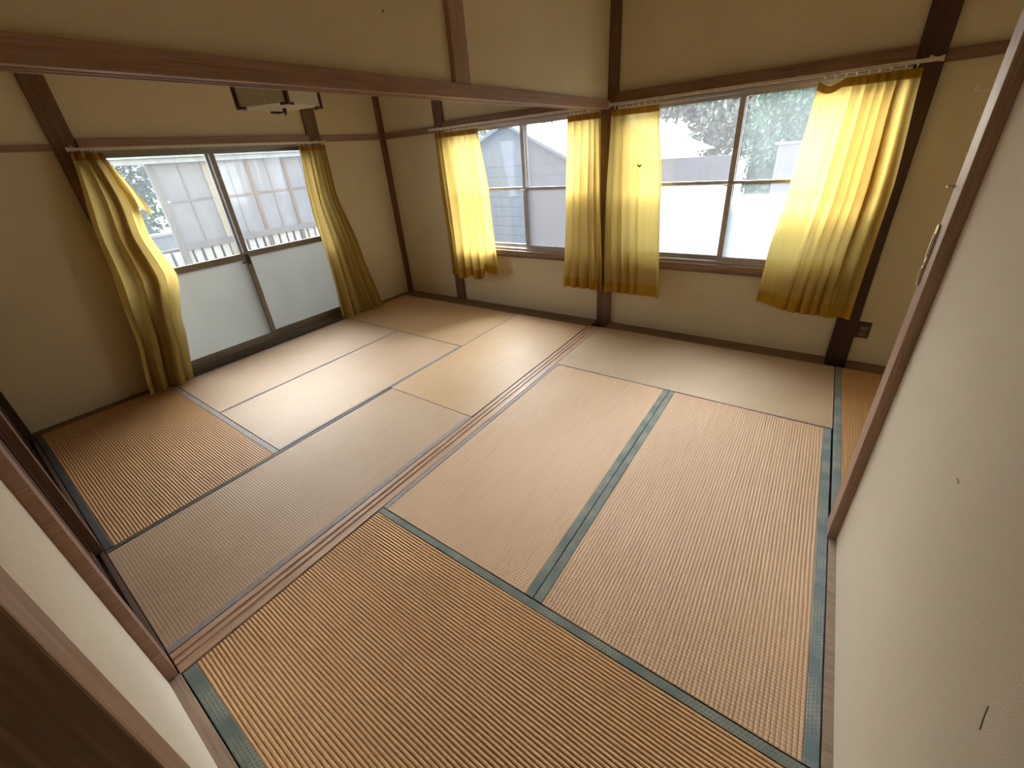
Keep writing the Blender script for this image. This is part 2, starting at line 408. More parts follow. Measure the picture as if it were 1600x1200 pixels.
# end post of the right wall
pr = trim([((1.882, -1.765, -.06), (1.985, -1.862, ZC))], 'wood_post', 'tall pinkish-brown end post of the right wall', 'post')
def plate(parent, zc, h, w, yc):
    bm = bmesh.new(); n = 10
    ring = []
    for s in (1, -1):
        for k in range(n + 1):
            t = math.pi * k / n
            ring.append((yc + s * math.cos(t) * w / 2, zc + s * (h / 2 - w / 2) + s * math.sin(t) * w / 2))
    vs = [bm.verts.new((1.882, y, z)) for y, z in ring]; vt = [bm.verts.new((1.8765, y, z)) for y, z in ring]
    bm.faces.new(vt)
    for i in range(len(vs)): bm.faces.new((vs[i], vs[(i + 1) % len(vs)], vt[(i + 1) % len(vs)], vt[i]))
    bx(bm, (1.8742, yc - w * .18, zc - h * .28), (1.8768, yc + w * .18, zc + h * .28))
    bmesh.ops.recalc_face_normals(bm, faces=bm.faces)
    return link('strike_plate', mesh(bm, 'strike_plate'), 'steel', parent)
plate(pr, 1.195, .125, .026, -1.776); plate(pr, 1.105, .075, .02, -1.776)
bm = bmesh.new(); cyl(bm, (1.884, -1.772, 1.362), (1.868, -1.772, 1.362), .004, 10); cyl(bm, (1.868, -1.772, 1.362), (1.864, -1.772, 1.362), .006, 12, .004)
link('screw', mesh(bm, 'screw'), 'steel', pr)
bm = bmesh.new(); tube(bm, [(1.884, -1.768, 1.600), (1.868, -1.766, 1.600), (1.856, -1.765, 1.604), (1.853, -1.765, 1.612)], .0018, 8)
cyl(bm, (1.857, -1.765, 1.603), (1.850, -1.765, 1.606), .005, 10)
link('hook', mesh(bm, 'hook'), 'white', pr)

# front wall posts, sill, dark sliding doors
trim([((-2.73, -3.657, -.06), (-2.60, -3.80, 1.86))], 'wood_dark', 'dark corner post at the far left front of the left room', 'post')
trim([((-.98, -3.657, -.001), (-.87, -3.80, 1.86))], 'wood_z', 'dark door post midway along the near side of the left room', 'post')
trim([((-.035, -3.66, -.06), (.08, -3.80, ZC))], 'wood_y', 'brown post where the floor track meets the near wall', 'post', .002)
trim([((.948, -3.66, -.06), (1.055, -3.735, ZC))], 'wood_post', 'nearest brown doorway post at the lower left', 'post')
trim([((.975, -3.735, -.06), (1.06, -3.86, ZC))], 'wood_dark', 'dark inner jamb of the near doorway', 'post')
trim([((-2.60, -3.657, 1.80), (-.035, -3.80, 1.86))], 'wood_x', 'dark lintel over the near sliding doors', 'lintel')
trim([((1.06, -3.66, 1.80), (XR, -3.735, 1.86))], 'wood_x', 'brown lintel over the near doorway', 'lintel')
trim([((-2.60, -3.658, -.055), (-.035, -3.676, .0)), ((-2.60, -3.676, -.055), (-.035, -3.80, -.012)), ((-2.60, -3.715, -.02), (-.035, -3.728, .0)), ((-2.60, -3.765, -.02), (-.035, -3.80, .0))],
     'wood_sill', 'dark grooved door sill along the near edge of the left room', 'sill', .001)
for i, (a, b) in enumerate(((-2.60, -.98), (-.87, -.035))):
    d = empty('door_%d' % (i + 1), ((a + b) / 2, -3.70, 0), ['wide dark wooden sliding door beyond the middle door post', 'narrow dark wooden sliding door next to the track post'][i], 'door', None, 'structure')
    def dl(bs, nm, m, dd=d, cx=(a + b) / 2, bev=.002):
        return boxes(nm, [((p[0] - cx, p[1] + 3.70, p[2]), (q[0] - cx, q[1] + 3.70, q[2])) for p, q in bs], m, dd, bev)
    dl([((a, -3.690, -.01), (a + .04, -3.712, 1.80)), ((b - .04, -3.690, -.01), (b, -3.712, 1.80)), ((a + .04, -3.690, -.01), (b - .04, -3.712, .06)), ((a + .04, -3.690, 1.74), (b - .04, -3.712, 1.80))], 'door_frame', 'wood_dark')
    dl([((a + .04, -3.696, .06), (b - .04, -3.706, 1.74))], 'door_panel', 'wood_dark')

# floor track between rooms
trim([((-.030, -.13, -.055), (.078, -3.655, -.004)), ((-.030, -.13, -.006), (-.002, -3.655, .001)), ((.016, -.13, -.006), (.030, -3.655, .001)), ((.048, -.13, -.009), (.078, -3.655, .001))],
     'track', 'pale wooden floor track with two grooves between the rooms', 'track', .0012)
# boards around the mats
def baseb(side, bs, mat, label):
    return struct('baseboard_' + side, bs, mat, label, 'baseboard', .0015)
baseb('back', [((-2.69, YB, -.06), (-.021, -.148, .003)), ((.116, YB, -.06), (1.828, -.115, .003)), ((1.956, YB, -.06), (2.85, -.115, .003))], 'base', 'brown floor board along the foot of the back wall')
baseb('left', [((XL, -.06, -.06), (-2.652, -.784, .002)), ((XL, -2.791, -.06), (-2.652, -3.655, .002))], 'base', 'thin floor board along the foot of the left wall')
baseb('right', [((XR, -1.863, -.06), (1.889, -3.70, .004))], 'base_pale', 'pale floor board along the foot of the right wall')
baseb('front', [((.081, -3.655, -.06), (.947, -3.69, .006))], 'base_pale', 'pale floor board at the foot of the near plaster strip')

# ------------------------------------------------------------ tatami
def tatami(x0, x1, y0, y1, along, surf, label, bA=None, bB=None, ribs=True, amp=.0011, pitch=.0133, seed=0, ends=0.0):
    """mat spanning x0..x1, y0..y1 with its long side along 'x' or 'y'; bA/bB = (width, material) of the border on the low / high side"""
    rnd = random.Random(seed)
    cx, cy = (x0 + x1) / 2, (y0 + y1) / 2
    L = (x1 - x0) if along == 'x' else (y1 - y0)
    Wd = (y1 - y0) if along == 'x' else (x1 - x0)
    g = .0007
    L -= 2 * g; Wd -= 2 * g
    root = empty('tatami_mat', (cx, cy, 0), label, 'tatami mat', 'tatami mats on the floor')
    if along == 'y': root.rotation_euler = (0, 0, math.pi / 2)   # local x -> world y ; local y -> world -x
    hx, hy = L / 2, Wd / 2
    bm = bmesh.new(); bx(bm, (-hx, -hy, -.058), (hx, hy, -.0045))
    link('straw_core', mesh(bm, 'straw_core', .002), 'mat_core', root)
    wA = bA[0] if bA else 0; wB = bB[0] if bB else 0
    ya, yb = -hy + wA, hy - wB
    nr = max(1, int(round((yb - ya) / pitch))); p = (yb - ya) / nr
    K = 6; seg = 36
    bm = bmesh.new(); rows = []
    ph = [rnd.uniform(0, 6.28) for _ in range(4)]
    for i in range(seg + 1):
        x = -hx + L * i / seg
        row = []
        for j in range(nr * K + 1):
            u = j / K
            wob = .0012 * math.sin(x * 5 + ph[0]) + .0008 * math.sin(x * 13 + ph[1] + u * .4)
            edge = min(1, j / K, (nr * K - j) / K)
            y = ya + u * p + wob * min(1, edge)
            a = abs(math.sin(math.pi * u))
            z = -amp * (1 - a) ** 1.6 * 1.7
            z += .00022 * math.sin(x * 3.1 + ph[2]) * math.sin(y * 7 + ph[3])
            row.append(bm.verts.new((x, y, z)))
        rows.append(row)
    for r0, r1 in zip(rows, rows[1:]):
        for j in range(len(r0) - 1): bm.faces.new((r0[j], r1[j], r1[j + 1], r0[j + 1]))
    # skirt
    for row, dx in ((rows[0], -1), (rows[-1], 1)):
        low = [bm.verts.new((v.co.x, v.co.y, -.0046)) for v in row]
        top = [bm.verts.new(v.co) for v in row]
        for j in range(len(row) - 1):
            f = (top[j], top[j + 1], low[j + 1], low[j]) if dx < 0 else (top[j], low[j], low[j + 1], top[j + 1])
            bm.faces.new(f)
    me = mesh(bm, 'rush_surface', 0, True)
    link('rush_surface', me, surf, root)
    for bd, s in ((bA, -1), (bB, 1)):
        if not bd: continue
        w, bmname = bd
        yy0, yy1 = (s * hy, s * (hy - w))
        bm = bmesh.new(); n = 24
        lo, hi = min(yy0, yy1), max(yy0, yy1)
        prof = [(lo, -.0045), (lo, .0002), (lo + .002, .0016), (hi - .002, .0016), (hi, .0002), (hi, -.0045)]
        rs = []
        for i in range(n + 1):
            x = -hx + L * i / n
            dz = .0008 * math.sin(x * 9 + ph[1]); dy = .0010 * math.sin(x * 6 + ph[2]) if 0 < i < n else 0
            rs.append([bm.verts.new((x, y + (dy if (s > 0) == (k < 3) else 0), z + (dz if 0 < k < 5 else 0))) for k, (y, z) in enumerate(prof)])
        for r0, r1 in zip(rs, rs[1:]):
            for k in range(len(prof) - 1): bm.faces.new((r0[k + 1], r0[k], r1[k], r1[k + 1]))
        bm.faces.new(rs[0]); bm.faces.new(list(reversed(rs[-1])))
        bmesh.ops.recalc_face_normals(bm, faces=bm.faces)
        link('cloth_border', mesh(bm, 'cloth_border'), bmname, root)
    return root

# along 'y': local y+ is world -x, so bA (low) is the +x side and bB (high) is the -x side
W_ = .034
# right room
tatami(.085, 1.886, -3.652, -2.762, 'x', 'rush_gold', 'nearest golden tatami mat with deep parallel ribs', (.042, 'border'), (.031, 'border'), amp=.0024, pitch=.0123, seed=1)
tatami(.080, .977, -2.758, -.990, 'y', 'rush_pink', 'worn tatami mat beside the floor track, right of its grooves', (.036, 'border'), (.028, 'border_grey'), amp=.0009, seed=2)
tatami(.979, 1.886, -2.758, -.990, 'y', 'rush_pink', 'worn tatami mat between the green border and the right wall', (.037, 'border_blue'), (.036, 'border'), amp=.0013, seed=3)
tatami(.080, 1.890, -.986, -.115, 'x', 'rush_pale', 'pale greyish tatami mat under the wide back window', (.006, 'border_grey'), (.010, 'border_tan'), amp=.0005, pitch=.012, seed=4)
tatami(1.894, 2.80, -1.760, -.115, 'y', 'rush_brown', 'brown tatami mat in the alcove behind the end post', (.034, 'border'), (.036, 'border_blue'), amp=.0009, seed=5)
# left room
tatami(-2.648, -.868, -1.075, -.150, 'x', 'rush_light', 'light tatami mat in the far corner by the two walls', (.008, 'border_tan'), (.010, 'border_tan'), amp=.0005, pitch=.012, seed=6)
tatami(-2.62, -1.739, -2.796, -1.079, 'y', 'rush_tan', 'tatami mat right beneath the sliding glass door', (.010, 'border_grey'), (.020, 'border_grey'), amp=.0007, seed=7)
tatami(-1.735, -.870, -2.796, -1.079, 'y', 'rush_tan', 'second tatami mat in from the sliding glass door', (.020, 'border_grey'), (.010, 'border_grey'), amp=.0007, seed=8)
tatami(-2.648, -.870, -3.655, -2.800, 'x', 'rush_brown', 'brown tatami mat in the left corner in front of the wooden doors', (.032, 'border_dark'), (.034, 'border_grey'), amp=.0017, seed=9)
tatami(-.866, -.034, -1.913, -.150, 'y', 'rush_light', 'light tatami mat left of the track, reaching the back wall', (.006, 'border_dark'), (.012, 'border_grey'), amp=.0005, pitch=.012, seed=10)
tatami(-.866, -.034, -3.655, -1.917, 'y', 'rush_tan', 'long tatami mat left of the track, reaching the near wall', (.032, 'border_grey'), (.028, 'border_dark'), amp=.0010, seed=11)

# ------------------------------------------------------------ windows
class Wall:
    """s runs along the wall, d outwards, z up"""
    def __init__(self, kind): self.k = kind
    def p(self, s, d, z): return (s, d, z) if self.k == 'back' else (-2.714 - d, s, z)
    def boxes(self, name, bs, mat, parent, bevel=.0015):
        return boxes(name, [(self.p(*a), self.p(*b)) for a, b in bs], mat, parent, bevel)
BW, LW = Wall('back'), Wall('left')

def sash(wall, parent, s0, s1, z0, z1, d0, d1, mat, zr, rail_h, st0, st1, top, bot, g_up, g_lo):
    fr = wall.boxes('sash', [((s0, d0, z0), (s0 + st0, d1, z1)), ((s1 - st1, d0, z0), (s1, d1, z1)),
                             ((s0 + st0, d0 + .001, z1 - top), (s1 - st1, d1 - .001, z1)), ((s0 + st0, d0 + .001, z0), (s1 - st1, d1 - .001, z0 + bot)),
                             ((s0 + st0, d0 + .002, zr - rail_h / 2), (s1 - st1, d1 - .002, zr + rail_h / 2))], mat, parent, .0012)
    dm = (d0 + d1) / 2
    wall.boxes('glass_pane', [((s0 + st0 - .004, dm - .0015, zr + rail_h / 2 - .004), (s1 - st1 + .004, dm + .0015, z1 - top + .004))], g_up, fr, 0)
    wall.boxes('glass_pane', [((s0 + st0 - .004, dm - .0015, z0 + bot - .004), (s1 - st1 + .004, dm + .0015, zr - rail_h / 2 + .004))], g_lo, fr, 0)
    return fr

def back_window(n, a, b, split, label, ga, gb):
    w = empty('window_%d' % n, (0, 0, 0), label, 'window', None, 'structure')
    z0, z1 = .645, ZH + .012
    BW.boxes('window_frame', [((a, .0, z0), (a + .018, .10, z1)), ((b - .018, .0, z0), (b, .10, z1)), ((a + .018, .0, z1 - .018), (b - .018, .10, z1)), ((a + .018, .0, z0), (b - .018, .10, z0 + .022)),
                              ((a + .018, .046, z0 + .022), (b - .018, .050, z0 + .034)), ((a + .018, .046, z1 - .03), (b - .018, .050, z1 - .018))], 'alu_light', w)
    BW.boxes('window_sill', [((a - .001, -.035, .600), (b + .001, .10, .645))], 'sill_pale', w, .003)
    BW.boxes('apron', [((a - .001, -.022, .575), (b + .001, .06, .600))], 'wood_x', w, .002)
    zb, zt = z0 + .022, z1 - .018
    # left sash runs outside, right sash inside
    sash(BW, w, a + .018, split + .02, zb, zt, .056, .082, 'alu_light', 1.238, .022, .03, .036, .024, .032, ga[0], ga[1])
    s2 = sash(BW, w, split - .02, b - .018, zb, zt, .016, .042, 'alu_light', 1.238, .022, .036, .03, .024, .032, gb[0], gb[1])
    bm = bmesh.new(); bx(bm, BW.p(split - .016, .004, 1.215), BW.p(split + .012, .017, 1.232)); bx(bm, BW.p(split - .040, .004, 1.219), BW.p(split - .014, .012, 1.228))
    link('latch', mesh(bm, 'latch', .001), 'steel', s2)
    return w

back_window(2, W2[0], W2[1], -.80, 'aluminium sliding window on the back wall with the gabled roof behind', ('g_blue', 'g_blue'), ('g_dusty', 'g_frost_shaded'))
back_window(3, W3[0], W3[1], 1.0, 'wide aluminium sliding window with the green hedge behind', ('g_dusty', 'g_frost'), ('g_fade', 'g_fade'))

w1 = empty('window_1', (0, 0, 0), 'floor-length sliding glass door with frosted lower panes in the left wall', 'window', None, 'structure')
a, b = WL
LW.boxes('window_frame', [((a, .0, 0), (a + .02, .11, 1.80)), ((b - .02, .0, 0), (b, .11, 1.80)), ((a + .02, .0, 1.765), (b - .02, .11, 1.80)),
                          ((a + .02, .0, -.01), (b - .02, .11, .028)), ((a + .02, .050, .028), (b - .02, .054, .045))], 'alu_left', w1)
LW.boxes('window_sill', [((a, -.062, -.055), (b, -.001, .008)), ], 'wood_sill', w1, .003)
s1 = sash(LW, w1, a + .02, -1.815, .028, 1.765, .018, .046, 'alu_left', .875, .055, .04, .042, .03, .075, 'g_left', 'g_frost_left')
s2 = sash(LW, w1, -1.872, b - .02, .028, 1.765, .060, .088, 'alu_left', .885, .05, .042, .04, .03, .075, 'g_left', 'g_frost_left')
bm = bmesh.new(); bx(bm, LW.p(-1.85, .004, .80), LW.p(-1.825, .019, .87)); bx(bm, LW.p(-1.90, .006, .815), LW.p(-1.848, .016, .83)); cyl(bm, LW.p(-1.838, .004, .88), LW.p(-1.838, .018, .88), .012, 12)
link('latch', mesh(bm, 'latch', 0), 'black', s1)

# ------------------------------------------------------------ curtain rails
def curtain_rail(wall, s0, s1, z, d, label):
    root = empty('curtain_rail', wall.p((s0 + s1) / 2, d, z), label, 'curtain rail', 'curtain rails above the windows')
    o = Vector(root.location)
    def L(p): return tuple(Vector(p) - o)
    def bb(name, bs, m, bev=.001): return boxes(name, [(L(wall.p(*p)), L(wall.p(*q))) for p, q in bs], m, root, bev)
    bb('channel', [((s0, d - .010, z + .004), (s1, d + .010, z + .010)), ((s0, d - .010, z - .009), (s1, d - .0075, z + .004)), ((s0, d + .0075, z - .009), (s1, d + .010, z + .004)),
                   ((s0, d - .0076, z - .009), (s1, d - .004, z - .007)), ((s0, d + .004, z - .009), (s1, d + .0076, z - .007))], 'rail', .0006)
    for s in (s0, s1):
        bb('end_cap', [((s - .007, d - .014, z - .013), (s + .007, d + .014, z + .014))], 'rail', .003)
    n = 4 if s1 - s0 > 1.6 else 3
    for i in range(n):
        s = s0 + .04 + (s1 - s0 - .08) * i / (n - 1)
        bb('bracket', [((s - .008, d - .004, z + .010), (s + .008, -.001, z + .013)), ((s - .008, -.004, z + .013), (s + .008, -.0012, z + .028))], 'steel', .0008)
    return root
RZ = 1.812
curtain_rail(LW, -2.74, -.80, 1.790, -.075, 'ivory metal curtain rail above the sliding glass door')
curtain_rail(BW, -1.865, -.03, 1.822, -.080, 'ivory metal curtain rail above the narrower back window')
curtain_rail(BW, .09, 1.935, 1.822, -.080, 'ivory metal curtain rail above the wide back window, its cap at the right post')

# ------------------------------------------------------------ curtains
def interp(pts, z):
    pts = sorted(pts)
    if z <= pts[0][0]: return pts[0][1]
    if z >= pts[-1][0]: return pts[-1][1]
    for (z0, a0), (z1, a1) in zip(pts, pts[1:]):
        if z0 <= z <= z1:
            t = (z - z0) / (z1 - z0); t = t * t * (3 - 2 * t) * .5 + t * .5
            return a0 + (a1 - a0) * t

def curtain(wall, ztop, zbot, left, right, nf, amp, d0, label, mat='curtain', seed=0, hem=.10, dz=None, flat=None, header=.045, hooks=8, topsag=None, belly=None):
    rnd = random.Random(seed)
    sc, zc = (left[-1][1] + right[-1][1]) / 2, 0
    org = Vector(wall.p((interp(left, ztop) + interp(right, ztop)) / 2, d0, ztop))
    root = empty('curtain', org, label, 'curtain', 'yellow curtains at the windows')
    ph = [rnd.uniform(0, 6.28) for _ in range(8)]
    # uneven fold positions
    knots = [0.0]
    for i in range(nf): knots.append(knots[-1] + rnd.uniform(.45, 1.8))
    knots = [k / knots[-1] for k in knots]
    amps = [rnd.uniform(.4, 1.45) for _ in range(nf + 1)]
    def fold(u, t):
        uu = min(1, max(0, u + .012 * math.sin(3.2 * t + ph[0] + 4 * u) * min(1, 8 * u, 8 * (1 - u))))
        for i in range(nf):
            if uu <= knots[i + 1] or i == nf - 1:
                f = (uu - knots[i]) / (knots[i + 1] - knots[i]); k = amps[i]; break
        v = math.cos(2 * math.pi * f)
        v = math.copysign(abs(v) ** .8, v)
        if flat and flat[0] <= u <= flat[1]:
            e = max(0, min(1, (u - flat[0]) / .05, (flat[1] - u) / .05)); k *= 1 - .96 * e
        sl = math.sin(2 * math.pi * f)
        return v * k, sl * k
    def P(u, z):
        t = (ztop - z) / (ztop - zbot)
        l = interp(left, z); r = interp(right, z)
        v, sl = fold(u, t)
        a = amp * (.55 + .55 * min(1, t * 2.5)) * (1 + .15 * math.sin(t * 5 + ph[3]))
        s = l + (r - l) * u + sl * a * .22 * min(1, 6 * u, 6 * (1 - u))
        d = d0 - v * a * .5 + .012 * math.sin(t * 6 + u * 5 + ph[4]) * t
        if belly: d -= belly(u, t)
        d = min(d, -.012)
        zz = z
        if dz and t > .6: zz += dz(u) * (t - .6) / .4
        if topsag: zz -= topsag(u) * max(0, 1 - t * 6)
        return Vector(wall.p(s, d, zz))
    def sheet(name, za, zb, nz, m, off, parent):
        nu = nf * 14
        bm = bmesh.new(); rows = []
        for j in range(nz + 1):
            z = za + (zb - za) * j / nz
            row = []
            for i in range(nu + 1):
                u = i / nu
                p = P(u, z)
                if off:
                    e = 1e-3
                    q = (P(min(1, u + e), z) - P(max(0, u - e), z)); w = q.cross(Vector((0, 0, 1))); w.normalize()
                    p += w * off
                row.append(bm.verts.new(p - org))
            rows.append(row)
        for r0, r1 in zip(rows, rows[1:]):
            for i in range(nu): bm.faces.new((r0[i], r0[i + 1], r1[i + 1], r1[i]))
        return link(name, mesh(bm, name, 0, True), m, parent)
    sheet('cloth', ztop, zbot, 44, mat, 0, root)
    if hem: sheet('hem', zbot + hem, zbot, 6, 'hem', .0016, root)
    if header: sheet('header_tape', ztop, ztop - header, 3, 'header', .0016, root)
    for k in range(hooks):
        u = (k + .5) / hooks
        p = P(u, ztop - .012)
        bm = bmesh.new()
        x, y, z = p
        top = ztop + .022
        tube(bm, [(x - org.x, y - org.y, z - org.z - .018), (x - org.x + .002, y - org.y + .001, z - org.z), (x - org.x, y - org.y, top - org.z - .012), (x - org.x, y - org.y, top - org.z)], .0016, 6)
        bmesh.ops.create_uvsphere(bm, u_segments=8, v_segments=5, radius=.0055, matrix=Matrix.Translation((x - org.x, y - org.y, top - org.z - .006)))
        link('curtain_hook', mesh(bm, 'curtain_hook', 0, True), 'white', root)
    return root

ZT = 1.786
# back wall, left to right
curtain(BW, ZT, .34, [(.34, -1.79), (1.2, -1.80), (1.79, -1.79)], [(.34, -1.14), (.39, -1.13), (1.2, -1.145), (1.79, -1.225)], 7, .055, -.085,
        'bright yellow curtain at the left side of the narrower back window, torn hem', seed=3, dz=lambda u: (.055 if u > .72 else -.01) + .02 * math.sin(u * 19))
curtain(BW, ZT, .345, [(.34, -.32), (1.2, -.287), (1.79, -.268)], [(.34, .068), (1.2, .040), (1.79, .022)], 5, .055, -.085,
        'narrow yellow curtain just left of the post between back windows', seed=5, dz=lambda u: .01 - .01 * u)
c3 = curtain(BW, ZT, .34, [(.34, .095), (1.2, .088), (1.79, .108)], [(.34, .600), (1.2, .545), (1.79, .478)], 6, .050, -.085,
        'yellow curtain just right of the post between back windows', seed=8, dz=lambda u: .012 * u, flat=(.55, .98))
curtain(BW, ZT + .005, .37, [(.36, 1.318), (.75, 1.330), (1.2, 1.375), (1.79, 1.41)], [(.36, 1.888), (1.2, 1.90), (1.79, 1.868)], 8, .070, -.090,
        'widest yellow curtain, at the right side of the wide back window', seed=12, dz=lambda u: (.05 - .2 * u if u < .3 else -.01), flat=(0.0, .34), topsag=lambda u: .030 * math.sin(min(1, u / .27) * math.pi) if u < .27 else 0, hooks=9)
# left wall (s runs along y; lower s is nearer to the camera = left in the photo)
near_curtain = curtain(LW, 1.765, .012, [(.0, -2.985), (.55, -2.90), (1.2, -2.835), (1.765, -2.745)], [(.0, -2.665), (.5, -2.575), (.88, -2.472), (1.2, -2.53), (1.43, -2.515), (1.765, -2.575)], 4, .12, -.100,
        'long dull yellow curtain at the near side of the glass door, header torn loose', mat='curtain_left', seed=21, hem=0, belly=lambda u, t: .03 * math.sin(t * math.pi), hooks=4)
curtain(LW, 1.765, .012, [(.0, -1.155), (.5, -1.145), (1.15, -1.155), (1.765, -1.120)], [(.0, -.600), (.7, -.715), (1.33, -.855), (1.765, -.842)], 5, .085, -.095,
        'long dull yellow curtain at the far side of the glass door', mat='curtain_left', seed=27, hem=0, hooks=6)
# torn flap of the near curtain: crumpled header hanging loose into the room side of the glass
def flap():
    root = near_curtain
    o = Vector(root.location); bm = bmesh.new(); rows = []
    n = 14; m = 10
    for j in range(m + 1):
        v = j / m; row = []
        for i in range(n + 1):
            u = i / n
            s = -2.60 + .06 * v + u * (.02 + .16 * v * (1 - .35 * v))
            z = 1.745 - .34 * v - .07 * u * v + .02 * math.sin(u * 9 + v * 4)
            d = -.085 - .025 * math.sin(u * 13 + v * 5) * (.4 + v) - .01 * math.sin(v * 11)
            row.append(bm.verts.new(Vector(LW.p(s, d, z)) - o))
        rows.append(row)
    for r0, r1 in zip(rows, rows[1:]):
        for i in range(n): bm.faces.new((r0[i], r0[i + 1], r1[i + 1], r1[i]))
    link('torn_flap', mesh(bm, 'torn_flap', 0, True), 'curtain_left', root)
flap()
# small insect on the third curtain
def insect():
    root = empty('moth', (.367, -.125, 1.385), 'tiny dark insect sitting on the yellow curtain right of the middle post', 'insect')
    bm = bmesh.new()
    bmesh.ops.create_uvsphere(bm, u_segments=10, v_segments=6, radius=.005, matrix=Matrix.Diagonal((.7, .7, 2.2, 1)))
    link('body', mesh(bm, 'body', 0, True), 'black', root)
    for s in (-1, 1):
        bm = bmesh.new(); v = [bm.verts.new(p) for p in ((0, -.003, .002), (s * .014, -.004, .018), (s * .017, -.006, .006), (s * .004, -.003, -.006))]
        f = bm.faces.new(v); e = bmesh.ops.extrude_face_region(bm, geom=[f]); bmesh.ops.translate(bm, vec=(0, -.0008, 0), verts=[q for q in e['geom'] if isinstance(q, bmesh.types.BMVert)])
        link('wing', mesh(bm, 'wing'), 'outlet', root)
insect()

# ------------------------------------------------------------ ceiling lamp
def lamp():
    cx, cy, zb, h, s = -1.42, -1.85, 1.92, .115, .174
    root = empty('pendant_lamp', (cx, cy, zb), 'square paper box lamp with dark wooden corners hanging in the left room', 'lamp')
    root.rotation_euler = (0, 0, math.radians(25))
    for x, y in ((-s, -s), (s, -s), (s, s), (-s, s)):
        sx, sy = (1 if x > 0 else -1), (1 if y > 0 else -1)
        boxes('corner_post', [((x - sx * .012, y - sy * .012, -.006), (x + sx * .010, y + sy * .010, h + .02)), ((x - sx * .05, y - sy * .010, -.008), (x, y + sy * .008, .006)), ((x - sx * .010, y - sy * .05, -.008), (x + sx * .008, y, .006))], 'lamp_frame', root, .001)
    for a, b in (((-s, -s), (s, -s)), ((s, -s), (s, s)), ((s, s), (-s, s)), ((-s, s), (-s, -s))):
        dx, dy = (.0012, 0) if a[0] == b[0] else (0, .0012)
        boxes('shade_panel', [((a[0] - dx - 0, a[1] - dy, .004), (b[0] + dx, b[1] + dy, h))], 'shade', root, 0)
    bm = bmesh.new(); n = 10; rows = []
    for j in range(n + 1):
        rows.append([bm.verts.new((-s + .004 + (2 * s - .008) * i / n, -s + .004 + (2 * s - .008) * j / n, .006 - .022 * math.sin(math.pi * i / n) * math.sin(math.pi * j / n))) for i in range(n + 1)])
    for r0, r1 in zip(rows, rows[1:]):
        for i in range(n): bm.faces.new((r0[i], r0[i + 1], r1[i + 1], r1[i]))
    link('bottom_diffuser', mesh(bm, 'bottom_diffuser', 0, True), 'shade', root)
    boxes('top_plate', [((-s, -s, h), (s, s, h + .008))], 'white', root)
    bm = bmesh.new(); cyl(bm, (0, 0, h), (0, 0, ZC - zb - .03), .006, 10); cyl(bm, (0, 0, ZC - zb - .04), (0, 0, ZC - zb), .045, 20)
    link('cord', mesh(bm, 'cord'), 'white', root)
    bm = bmesh.new(); cyl(bm, (.05, -.05, -.035), (.05, -.05, .0), .012, 14); cyl(bm, (.05, -.05, -.048), (.05, -.05, -.035), .006, 10)
    link('switch', mesh(bm, 'switch'), 'black', root)
lamp()

# ------------------------------------------------------------ outlet beside the right post
def outlet():
    root = empty('wall_outlet', (1.995, YB, .25), 'small dark brown wall outlet low beside the dark right post', 'outlet')
    boxes('plate', [((-.036, -.008, -.06), (.036, 0, .06))], 'outlet', root, .003)
    for z in (.012, -.032):
        boxes('socket', [((-.02, -.0115, z - .013), (.02, -.007, z + .013))], 'outlet_face', root, .002)
        boxes('slot', [((-.009, -.0122, z - .006), (-.006, -.0112, z + .006)), ((.006, -.0122, z - .006), (.009, -.0122 + .001, z + .006))], 'black', root)
outlet()

# ------------------------------------------------------------ outdoors
MT['concrete'] = plain('pale_concrete', (.08, .078, .075), .9, 0, 3, .1)
MT['grey_wall'] = plain('mauve_grey_siding', (.13, .13, .15), .85, 0, 5, .06)
MT['grey_roof'] = plain('slate_roof', (.15, .155, .17), .8, 0, 14, .12)
MT['pale_roof'] = plain('white_painted_fascia', (.9, .9, .92), .6, 0, 5, .03)
MT['mauve'] = plain('mauve_panel', (.11, .10, .14), .7, 0, 5, .05)
MT['leaf'] = plain('hedge_leaf', (.028, .07, .045), .55, 0, 2.5, .6)
MT['leaf2'] = plain('tree_leaf', (.12, .145, .11), .6, 0, 2.5, .5)
MT['bark'] = wood('bark', (.10, .07, .05), (.16, .12, .09), 'z')
MT['ext_brown'] = wood('veranda_brown', (.12, .065, .045), (.15, .09, .06), 'z')
MT['ext_grey'] = wood('veranda_grey', (.13, .12, .12), (.17, .155, .15), 'z')
MT['ext_cream'] = plain('cream_paint', (.30, .26, .21), .7)
MT['ext_pane'] = plain('obscured_pane', (.17, .17, .195), .35, 0, 3, .12)
MT['ext_white'] = plain('white_slat', (.42, .41, .40), .7)
MT['ext_header'] = plain('pale_blue_eave', (.28, .31, .33), .6)

struct('floor_outside', [((-14, .3, -.50), (14, 16, -.42)), ((-14, -8, -.50), (-2.95, .3, -.42))], 'concrete', 'pale sunlit ground outside the windows', 'ground')

def prism(name, x0, x1, y0, y1, ze, xa, za, mat, parent, over=.0):
    bm = bmesh.new()
    f = [(x0 - over, ze), (x1 + over, ze), (xa, za)]
    v0 = [bm.verts.new((x, y0, z)) for x, z in f]; v1 = [bm.verts.new((x, y1, z)) for x, z in f]
    bm.faces.new(v0); bm.faces.new(list(reversed(v1)))
    for i in range(3): bm.faces.new((v0[i], v1[i], v1[(i + 1) % 3], v0[(i + 1) % 3]))
    bmesh.ops.recalc_face_normals(bm, faces=bm.faces)
    return link(name, mesh(bm, name), mat, parent)

